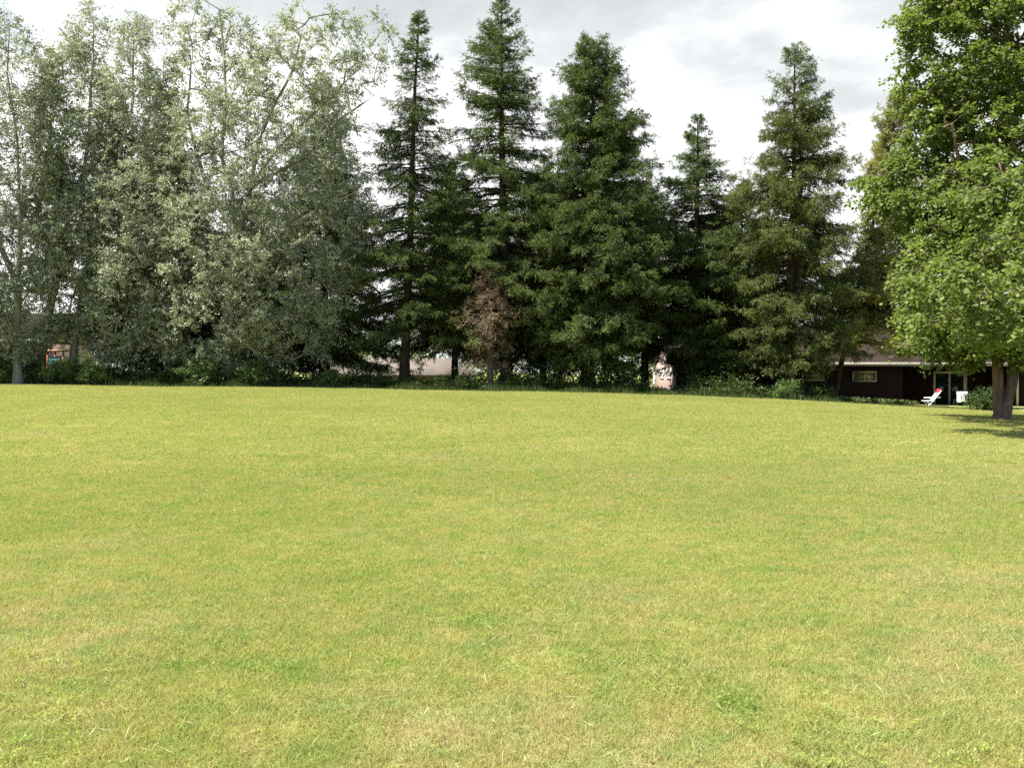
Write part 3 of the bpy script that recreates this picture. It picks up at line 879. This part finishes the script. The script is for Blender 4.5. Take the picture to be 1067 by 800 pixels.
def build_stuff():
    r = np.random.default_rng(9)
    # undergrowth below the trees
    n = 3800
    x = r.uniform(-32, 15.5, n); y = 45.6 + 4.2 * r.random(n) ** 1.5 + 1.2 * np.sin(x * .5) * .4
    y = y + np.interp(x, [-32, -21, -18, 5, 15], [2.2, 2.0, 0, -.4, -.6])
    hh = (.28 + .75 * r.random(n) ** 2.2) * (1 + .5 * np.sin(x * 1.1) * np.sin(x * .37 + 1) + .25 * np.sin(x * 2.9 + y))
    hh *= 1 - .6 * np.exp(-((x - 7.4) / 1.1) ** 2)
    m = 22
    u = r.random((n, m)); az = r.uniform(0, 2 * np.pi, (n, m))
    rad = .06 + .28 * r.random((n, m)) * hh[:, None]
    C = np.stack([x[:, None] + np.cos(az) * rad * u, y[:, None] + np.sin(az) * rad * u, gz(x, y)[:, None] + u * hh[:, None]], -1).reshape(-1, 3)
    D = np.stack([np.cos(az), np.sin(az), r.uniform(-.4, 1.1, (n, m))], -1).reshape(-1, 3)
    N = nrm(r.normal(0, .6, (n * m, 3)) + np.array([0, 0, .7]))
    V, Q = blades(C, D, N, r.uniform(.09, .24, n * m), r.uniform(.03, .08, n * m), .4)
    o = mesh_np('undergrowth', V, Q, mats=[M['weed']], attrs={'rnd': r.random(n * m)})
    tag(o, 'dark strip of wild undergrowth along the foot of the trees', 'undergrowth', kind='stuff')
    # rough unmown grass where the mower stops
    n = 16000
    x = r.uniform(-33, 16, n)
    ed = 44.9 + .9 * np.sin(x * .5) * .3 + .35 * np.sin(x * 1.7) + np.interp(x, [-32, -21, -18, 5, 15], [2.0, 1.7, 0, -.3, -.5])
    y = ed + r.normal(0, .55, n)
    az = r.uniform(0, 2 * np.pi, n); le = r.uniform(.1, .7, n)
    D = np.stack([np.cos(az) * le, np.sin(az) * le, np.ones(n)], -1)
    hgt = r.uniform(.08, .34, n) * (1 + .6 * np.sin(x * 2.3) * np.sin(x * .9))
    V, Q = blades(np.stack([x, y, gz(x, y) - .01], -1), D, np.stack([np.cos(az * 3), np.sin(az * 3), 0 * az + .2], -1), hgt + .04, r.uniform(.012, .028, n), .3)
    o = mesh_np('rough_grass', V, Q, mats=[M['weed']], attrs={'rnd': r.random(n)})
    tag(o, 'ragged fringe of unmown grass where the lawn meets the undergrowth', 'long grass', kind='stuff')
    # flower border by the brown house
    n = 420
    x = r.uniform(15.5, 23.0, n); y = 53.9 + r.random(n) * 1.5
    hh = r.uniform(.08, .26, n); m = 16
    u = r.random((n, m)); az = r.uniform(0, 2 * np.pi, (n, m)); rad = .2 * r.random((n, m))
    C = np.stack([x[:, None] + np.cos(az) * rad, y[:, None] + np.sin(az) * rad, gz(x, y)[:, None] + u * hh[:, None]], -1).reshape(-1, 3)
    D = np.stack([np.cos(az), np.sin(az), r.uniform(0, 1.1, (n, m))], -1).reshape(-1, 3)
    N = nrm(r.normal(0, .6, (n * m, 3)) + np.array([0, 0, .7]))
    V, Q = blades(C, D, N, r.uniform(.08, .18, n * m), r.uniform(.03, .07, n * m), .45)
    o = mesh_np('border_plants', V, Q, mats=[M['border']], attrs={'rnd': r.random(n * m)})
    tag(o, 'low border of pale flowering plants along the brown house wall', 'border plants', kind='stuff')
    # far wood
    nC = 1500
    x = r.uniform(-75, 75, nC); y = r.uniform(92, 108, nC)
    top = 6.5 + 2.5 * np.sin(x * .21) + 1.6 * np.sin(x * .53 + 1) + 1.0 * np.sin(x * 1.3)
    top = top * np.interp(x, [-75, -30, -10, 5, 40], [1.0, .75, .7, 1.25, 1.3])
    z = gz(x, y) + r.random(nC) * top
    c0 = np.stack([x, y, z], -1)
    k = np.repeat(np.arange(nC), 50); w = len(k)
    C = c0[k] + r.normal(0, 1, (w, 3)) * np.array([.8, .8, .55])
    D = nrm(r.normal(0, 1, (w, 3))); N = nrm(r.normal(0, .7, (w, 3)) + np.array([0, 0, .7]))
    V, Q = blades(C, D, N, r.uniform(.2, .4, w), r.uniform(.15, .3, w), .45)
    o = mesh_np('distant_wood', V, Q, mats=[M['woodfar']], attrs={'rnd': .6 * r.random(w) + .4 * r.random(nC)[k]})
    tag(o, 'far sunlit green wood behind the houses, glimpsed between the trees', 'wood', kind='stuff')


M['border'] = foliage('border_leaves', [(0, (.07, .12, .03)), (.7, (.14, .2, .05)), (.88, (.2, .25, .08)), (.93, (.6, .6, .5)), (1, (.7, .68, .6))], transl=.3)


# ------------------------------------------------------------------ houses
def window(parent, x0, x1, z0, z1, y, depth=.06, glass='glass', frame='beige', mull=0, fw=.06, axis='y', side=-1):
    """framed window on a wall that faces -y (axis y) or -x (axis x)"""
    f = MB()
    def b(a0, a1, c0, c1, d0, d1, mb):
        if axis == 'y': mb.box(a0, a1, y - d1, y - d0, c0, c1)
        else: mb.box(y - d1, y - d0, a0, a1, c0, c1)
    b(x0, x1, z1 - fw, z1, 0, depth, f); b(x0, x1, z0, z0 + fw, 0, depth, f)
    b(x0, x0 + fw, z0 + fw, z1 - fw, 0, depth, f); b(x1 - fw, x1, z0 + fw, z1 - fw, 0, depth, f)
    for i in range(mull):
        xm = x0 + (x1 - x0) * (i + 1) / (mull + 1)
        b(xm - fw * .4, xm + fw * .4, z0 + fw, z1 - fw, 0, depth * .8, f)
    fo = f.build('window', M[frame], parent)
    g = MB(); b(x0 + fw * .5, x1 - fw * .5, z0 + fw * .5, z1 - fw * .5, .004, depth * .4, g)
    g.build('pane', M[glass], fo)
    return fo


def build_brown_house():
    X0, X1, YF, YB = 9.6, 40., 56., 65.
    zg = -1.4
    ez = 2.15
    root = thing('brown_house', (X0, YF, -.3), 'long low dark brown house with a pink gable end behind the spruces', 'house')
    def P(mb): return mb
    off = np.array([X0, YF, -.3])
    def build(mb, name, mat, par=root, **k):
        mb.v = [np.asarray(v) - off for v in mb.v]
        return mb.build(name, mat, par, **k)
    rx0, rx1, ry = 22.8, 29.5, 58.4                # porch recess
    w = MB()
    w.box(X0 + .08, rx0, YF, YF + .2, zg, ez)
    w.box(rx0 - .2, rx0, YF + .2, ry, zg, ez)
    w.box(rx0 - .2, rx1 + .2, ry, ry + .2, zg, ez)
    w.box(rx1, rx1 + .2, YF + .2, ry, zg, ez)
    w.box(rx1, X1, YF, YF + .2, zg, ez)
    w.box(X0 + .3, X1, YB - .2, YB, zg, ez)
    w.box(X1 - .2, X1, YF + .2, YB - .2, zg, ez)
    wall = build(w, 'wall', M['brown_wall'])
    # gable end, faces left
    yr, zr = 60.8, 4.35
    g = MB(); g.prism([(YF + .002, zg), (YB - .002, zg), (YB - .002, ez + .2), (yr, zr - .18), (YF + .002, ez + .0)], 'x', X0, X0 + .2)
    build(g, 'gable_wall', M['pink_wall'])
    c = MB(); c.box(X0 - .03, X0 + .05, YB - .25, YB + .03, zg, ez + .1); build(c, 'corner_board', M['white'])
    c = MB(); c.box(X0 - .02, X0 + .1, YF - .03, YF + .09, zg, ez - .1); build(c, 'corner_board', M['brown_wall'])
    # roof: two slopes with a thickness
    def slope(y0, z0, y1, z1):
        t = .14
        return MB().prism([(y0, z0), (y1, z1), (y1, z1 + t), (y0, z0 + t)], 'x', X0 - .55, X1 + .5)
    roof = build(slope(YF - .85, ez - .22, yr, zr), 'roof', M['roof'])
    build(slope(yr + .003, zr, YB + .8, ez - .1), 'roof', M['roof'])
    f = MB(); f.box(X0 - .5, X1 + .5, YF - .91, YF - .853, ez - .30, ez - .08); build(f, 'fascia', M['fascia'])
    sf = MB(); sf.box(X0 + .25, rx0 - .3, YF - .84, YF - .004, ez - .262, ez - .24); build(sf, 'soffit', M['fascia'])
    # bargeboards of the gable
    b = MB()
    b.prism([(YF - .85, ez - .27), (yr, zr - .06), (yr, zr + .18), (YF - .85, ez - .04)], 'x', X0 - .62, X0 - .555)
    b.prism([(yr + .003, zr - .06), (YB + .8, ez - .15), (YB + .8, ez + .09), (yr + .003, zr + .18)], 'x', X0 - .62, X0 - .555)
    build(b, 'bargeboard', M['white'])
    def win(*a, **k):
        f = window(root, *a, **k)
        for o in (f, f.children[0]):
            co = np.empty(len(o.data.vertices) * 3, np.float32); o.data.vertices.foreach_get('co', co)
            o.data.vertices.foreach_set('co', (co.reshape(-1, 3) - off).astype(np.float32).ravel()); o.data.update()
        return f
    win(19.85, 21.25, .95, 1.56, YF, glass='glass_green', mull=1)
    win(16.9, 18.2, 1.0, 1.62, YF, glass='glass_green', mull=1)
    # sliding patio door
    fr = MB(); dx0, dx1, dz0, dz1 = 25.6, 27.65, -.55, 1.55
    for (a0, a1, c0, c1) in ((dx0, dx1, dz1 - .13, dz1), (dx0, dx0 + .13, dz0, dz1 - .13), (dx1 - .22, dx1, dz0, dz1 - .13), (dx0 + .13, dx1 - .22, dz0, dz0 + .06), (26.52, 26.64, dz0 + .06, dz1 - .13)):
        fr.box(a0, a1, ry - .1, ry, c0, c1)
    door = build(fr, 'patio_door', M['beige'])
    for a0, a1 in ((25.73, 26.52), (26.64, 27.43)):
        g = MB(); g.box(a0, a1, ry - .05, ry - .01, dz0 + .06, dz1 - .13); build(g, 'pane', M['glass'], door)
    h = MB(); h.box(26.45, 26.49, ry - .14, ry - .1, .3, .55); build(h, 'handle', M['darkmetal'], door)
    # small white window panels in the gable end
    for y0, y1 in ((57.9, 59.4), (60.6, 62.3)):
        win(y0, y1, 1.1, 1.72, X0, axis='x', glass='white', frame='white')
    p = MB(); p.box(rx1 - .1, rx1 + .02, YF - .1, YF - .005, zg, ez - .25)
    build(p, 'porch_post', M['beige'])
    # patio slab
    s = MB(); s.box(22.9, 30.2, 53.9, 58.35, -1.5, -.56)
    o = s.build('patio', M['concrete']); tag(o, 'concrete patio before the glass door of the brown house', 'patio', kind='structure')


def build_neighbours():
    # tan-roofed house behind the gap
    x0, x1, y0, y1 = -14.3, -2.5, 68., 77.
    root = thing('tan_roofed_house', (x0, y0, -.6), 'low house with a pale tan roof and vent pipe, seen under the thin spruce', 'house')
    off = np.array([x0, y0, -.6])
    def build(mb, name, mat, par=root):
        mb.v = [np.asarray(v) - off for v in mb.v]; return mb.build(name, mat, par)
    build(MB().box(x0 + .5, x1 - .5, y0 + .5, y1 - .5, -1.5, 1.35), 'wall', M['fascia'])
    ym, zr, ze = (y0 + y1) / 2, 2.55, 1.3
    V = [(x0, y0, ze), (x1, y0, ze), (x1, y1, ze), (x0, y1, ze), (x0 + 2.2, ym, zr), (x1 - 2.2, ym, zr)]
    V += [(a, b_, c - .16) for a, b_, c in V[:4]]
    r_ = MB().add(V, [(0, 1, 5, 4), (2, 3, 4, 5), (6, 9, 8, 7), (0, 6, 7, 1), (1, 7, 8, 2), (2, 8, 9, 3), (3, 9, 6, 0)], [(1, 2, 5), (3, 0, 4)])
    roof = build(r_, 'roof', M['roof_tan'])
    v = MB().tube([(-9.0, 71.2, 2.1), (-9.0, 71.2, 2.75)], .05, 8); v.tube([(-9.0, 71.2, 2.75), (-9.0, 71.2, 2.83)], .11, 8)
    build(v, 'vent_pipe', M['darkmetal'], roof)
    # pink house at the far left
    x0, x1, y0, y1 = -36., -29.6, 60., 68.
    root = thing('pink_house', (x0, y0, 0), 'pinkish house with white eaves glimpsed between the poplar trunks at the far left', 'house')
    off = np.array([x0, y0, 0.])
    build(MB().box(x0, x1, y0, y1, -1, 3.3), 'wall', M['pink_wall'], root)
    build(MB().prism([(y0 - .6, 3.31), (y1 + .6, 3.31), ((y0 + y1) / 2, 5.4)], 'x', x0 - .4, x1 + .4), 'roof', M['roof'], root)
    build(MB().box(x0 - .4, x1 + .45, y0 - .66, y0 - .603, 3.2, 3.55), 'fascia', M['white'], root)
    f = window(root, -30.9, -30.1, 1.2, 2.5, y0, frame='white')
    for o in (f, f.children[0]):
        co = np.empty(len(o.data.vertices) * 3, np.float32); o.data.vertices.foreach_get('co', co)
        o.data.vertices.foreach_set('co', (co.reshape(-1, 3) - off).astype(np.float32).ravel()); o.data.update()
    # red and teal playhouse
    Y = 53.
    c = ground_at(56, Y)
    root = thing('playhouse', tuple(c), 'small playhouse with red posts and teal panels among the poplar trunks', 'playhouse')
    W_ = .95
    for sx in (0, W_ - .09):
        for sy in (0, .9):
            MB().box(sx - .4, sx - .31, sy, sy + .09, 0, 1.7).build('post', M['redpost'], root, bevel=.008)
    MB().box(-.47, W_ - .33, -.06, 1.05, 1.7, 1.8).build('top_rail', M['orange'], root, bevel=.01)
    MB().box(-.305, W_ - .495, .02, .07, .75, 1.42).build('panel', M['teal'], root, bevel=.006)
    MB().box(-.305, W_ - .495, .9, .95, .75, 1.42).build('panel', M['teal'], root, bevel=.006)
    MB().box(-.305, W_ - .495, .075, .895, .62, .7).build('floor_board', M['orange'], root, bevel=.006)


# ------------------------------------------------------------------ patio things
def build_patio():
    z0 = -.56
    # white reclining lawn chair, faces left
    cx, cy = 23.75, 54.6
    ch = thing('lawn_chair', (cx, cy, z0), 'white folding lawn chair with crossed legs on the patio before the glass door', 'chair')
    for s in (-.27, .27):
        m = MB()
        m.tube([(-.36, s, 0), (.12, s, .43)], .022, 8); m.tube([(.2, s * .9, 0), (-.26, s * .9, .43)], .022, 8)
        m.build('leg', M['plastic'], ch, smooth=True)
        a = MB(); a.tube([(-.2, s, .6), (.12, s, .62), (.52, s, .64)], .025, 8); a.build('armrest', M['plastic'], ch, smooth=True)
    s = MB()
    for i in range(7): s.box(-.34 + i * .075, -.34 + i * .075 + .06, -.26, .26, .42, .45)
    s.box(-.34, .18, -.29, -.262, .41, .455); s.box(-.34, .18, .262, .29, .41, .455)
    s.build('seat', M['plastic'], ch)
    b = MB()
    for i in range(8):
        t = i / 8; x = .16 + t * .36; z = .46 + t * .52
        b.prism([(x, z), (x + .036, z + .052), (x + .012, z + .068), (x - .024, z + .016)], 'y', -.255, .255)
    for q in (-.28, .28): b.tube([(.12, q, .42), (.56, q, 1.02)], .022, 8)
    b.build('backrest', M['plastic'], ch)
    c = MB(); c.prism([(.40, .93), (.52, 1.12), (.60, 1.09), (.60, 1.02), (.47, .88)], 'y', -.22, .22)
    o = c.build('red_cushion', M['redcloth'], None, bevel=.02); o.location = (cx, cy, z0)
    tag(o, 'red cushion hanging on the back of the white lawn chair', 'cushion')
    # dark chair with a towel
    cx, cy = 25.75, 55.2
    ch = thing('garden_chair', (cx, cy, z0), 'dark metal garden chair under a white towel by the patio door', 'chair')
    for sx in (-.24, .24):
        for sy in (-.2, .24):
            MB().tube([(sx, sy, 0), (sx * .92, sy * .9, .43)], .016, 8).build('leg', M['darkmetal'], ch, smooth=True)
    MB().box(-.27, .27, -.24, .25, .431, .46).build('seat', M['darkmetal'], ch, bevel=.008)
    b = MB(); b.tube([(-.25, -.22, .45), (-.25, -.3, .9), (.25, -.3, .9), (.25, -.22, .45)], .015, 8)
    for i in range(5): b.tube([(-.17 + i * .085, -.23, .46), (-.17 + i * .085, -.3, .89)], .009, 6)
    b.build('backrest', M['darkmetal'], ch, smooth=True)
    # towel: a folded sheet over the back
    nx, nz = 14, 16; V = []
    for j in range(nz):
        for i in range(nx):
            u = i / (nx - 1); v = j / (nz - 1)
            x = -.31 + .62 * u
            if v < .75:
                z = .94 - (1 - v / .75) * .58 * (1 + .06 * math.sin(u * 7)); y = -.345 + .025 * math.sin(u * 14 + v * 2) * (1 - v)
            else:
                a = (v - .75) / .25; y = -.345 + .1 * a; z = .94 + .02 * math.sin(a * math.pi) - .12 * a * a
            V.append((x, y, z))
    i = np.arange(nz - 1)[:, None] * nx + np.arange(nx - 1)[None, :]
    Q = np.stack([i, i + 1, i + nx + 1, i + nx], -1).reshape(-1, 4)
    o = mesh_np('towel', V, Q, mats=[M['cloth']], smooth=True)
    o.location = (cx, cy, z0)
    md = o.modifiers.new('thickness', 'SOLIDIFY'); md.thickness = .012; md.offset = 0
    tag(o, 'white towel draped over the dark garden chair by the patio door', 'towel')


def rock(label, px, Y, w, h, seed, name='rock'):
    b = ground_at(px, Y)
    bm = bmesh.new(); bmesh.ops.create_icosphere(bm, subdivisions=3, radius=1)
    rr = random.Random(seed); k = [rr.uniform(0, 6) for _ in range(6)]
    for v in bm.verts:
        c = v.co
        f = 1 + .14 * math.sin(c.x * 3 + k[0]) * math.cos(c.y * 2.6 + k[1]) + .09 * math.sin(c.z * 5 + c.x * 4 + k[2])
        v.co = (c.x * w / 2 * f, c.y * w * .35 * f, max(-.25, c.z) * h * f)
    me = bpy.data.meshes.new(name); bm.to_mesh(me); bm.free()
    me.materials.append(M['rock'])
    o = bpy.data.objects.new(name, me); COL.objects.link(o); o.location = b
    tag(o, label, 'rock')


def build_small():
    rock('wide pale boulder glimpsed low between the dying conifer and the double topped spruce', 530, 52, 1.15, .95, 3)
    rock('small pale boulder glimpsed left of the double topped spruce trunk', 583, 52, .55, .95, 4)
    # a fallen leaf on the lawn
    p = at(757, 504, 13.4); z = float(gz(p[0], p[1]))
    m = MB(); V = [(-.09, 0, .045), (-.03, -.03, .055), (.05, -.03, .055), (.09, .0, .045), (.05, .03, .06), (-.03, .03, .065), (.0, 0, .05)]
    m.add(V, [], [(0, 1, 6), (1, 2, 6), (2, 3, 6), (3, 4, 6), (4, 5, 6), (5, 0, 6)])
    o = m.build('fallen_leaf', M['deadleaf']); o.location = (p[0], p[1], z + .012); o.scale = (.75, .75, .75)
    md = o.modifiers.new('thickness', 'SOLIDIFY'); md.thickness = .004
    tag(o, 'curled rusty brown leaf lying on the open lawn', 'leaf')


# ------------------------------------------------------------------ light, sky, camera
SUN_EL, SHX, SHY = 60., .94, .34                  # shadows fall to the right and towards the camera


def build_light():
    el = R(SUN_EL)
    to_sun = np.array([-SHX * math.cos(el), -SHY * math.cos(el), math.sin(el)])
    ld = bpy.data.lights.new('sun', 'SUN'); ld.energy = 5.; ld.angle = R(.53); ld.color = (1., .955, .87)
    lo = bpy.data.objects.new('sun', ld); COL.objects.link(lo)
    from mathutils import Vector
    lo.rotation_euler = Vector(to_sun).to_track_quat('Z', 'Y').to_euler()
    lo.location = (-20, 20, 40)
    w = bpy.data.worlds.new('World'); SC.world = w; w.use_nodes = True
    t = w.node_tree; t.nodes.clear()
    h = NT.__new__(NT); h.t = t
    sky = h.n('ShaderNodeTexSky', sky_type='NISHITA', sun_disc=False, sun_elevation=el, altitude=200., air_density=1., dust_density=1.4, ozone_density=1.)
    sky.sun_rotation = math.atan2(to_sun[0], to_sun[1])
    bg1 = h.n('ShaderNodeBackground', ins={'Color': sky.outputs[0], 'Strength': .085}).outputs[0]
    d = h.n('ShaderNodeTexCoord').outputs['Generated']
    sp = h.n('ShaderNodeSeparateXYZ', ins={0: d})
    zc = h.math('MAXIMUM', sp.outputs[2], .02)
    inv = h.math('DIVIDE', 1., h.math('ADD', zc, .22))
    sc = h.n('ShaderNodeVectorMath', operation='SCALE', ins={0: d, 'Scale': inv}).outputs[0]
    mp = h.n('ShaderNodeMapping', ins={'Vector': sc, 'Location': (3.1, 1.7, 0), 'Scale': (1., 1., .0)}).outputs[0]
    n1 = h.noise(mp, 1.25, 6, .52)
    n2 = h.noise(mp, 2.6, 5, .55)
    # cloud deck ahead, thinner to the left; unseen sky cleared to deepen the shadows
    ahead = h.n('ShaderNodeMapRange', ins={0: sp.outputs[1], 1: .25, 2: .75, 3: -.35, 4: .22}).outputs[0]
    leftb = h.n('ShaderNodeMapRange', ins={0: sp.outputs[0], 1: -.5, 2: -.05, 3: -.17, 4: .14}).outputs[0]
    lowb = h.n('ShaderNodeMapRange', ins={0: sp.outputs[2], 1: .05, 2: .45, 3: .16, 4: -.06}).outputs[0]
    cov = h.math('ADD', h.math('ADD', n1, ahead), h.math('ADD', leftb, lowb))
    cov = h.n('ShaderNodeMapRange', interpolation_type='SMOOTHSTEP', ins={0: cov, 1: .46, 2: .66, 3: 0., 4: 1.}).outputs[0]
    # grey undersides high up, white towards the horizon
    g = h.math('ADD', n2, h.n('ShaderNodeMapRange', ins={0: sp.outputs[2], 1: .13, 2: .36, 3: .26, 4: -.11}).outputs[0])
    g = h.math('ADD', h.math('ADD', g, .03), h.n('ShaderNodeMapRange', ins={0: sp.outputs[0], 1: -.35, 2: .1, 3: .14, 4: 0.}).outputs[0])
    cc = h.ramp(g, [(.30, (.50, .535, .555)), (.48, (.66, .69, .705)), (.62, (.92, .93, .935)), (.75, (1.08, 1.08, 1.07))])
    bg2 = h.n('ShaderNodeBackground', ins={'Color': cc, 'Strength': CLOUD}).outputs[0]
    mx = h.n('ShaderNodeMixShader', ins={0: cov, 1: bg1, 2: bg2}).outputs[0]
    o = h.n('ShaderNodeOutputWorld'); t.links.new(mx, o.inputs[0])
    SC.view_settings.view_transform = 'Standard'; SC.view_settings.look = 'None'
    SC.view_settings.gamma = 1.; SC.view_settings.exposure = EXPOSURE


CLOUD, EXPOSURE = .48, 1.40


def build_camera():
    cd = bpy.data.cameras.new('camera'); co = bpy.data.objects.new('camera', cd); COL.objects.link(co)
    cd.sensor_width = 36; cd.lens = FPX / 1067 * 36; cd.sensor_fit = 'HORIZONTAL'
    cd.clip_start = .1; cd.clip_end = 3000
    co.location = (0, 0, EYE)
    co.rotation_euler = (R(90) - math.atan((400 - YH) / FPX), 0, 0)
    SC.camera = co


build_ground()
build_grass()
build_conifers()
build_poplars()
build_maple()
build_bushes()
build_stuff()
build_brown_house()
build_neighbours()
build_patio()
build_small()
build_light()
build_camera()
cy = SC.cycles
cy.max_bounces = 6; cy.diffuse_bounces = 3; cy.glossy_bounces = 2; cy.transmission_bounces = 4; cy.transparent_max_bounces = 4
cy.use_denoising = False
cy.sample_clamp_indirect = 4
SC.render.film_transparent = False
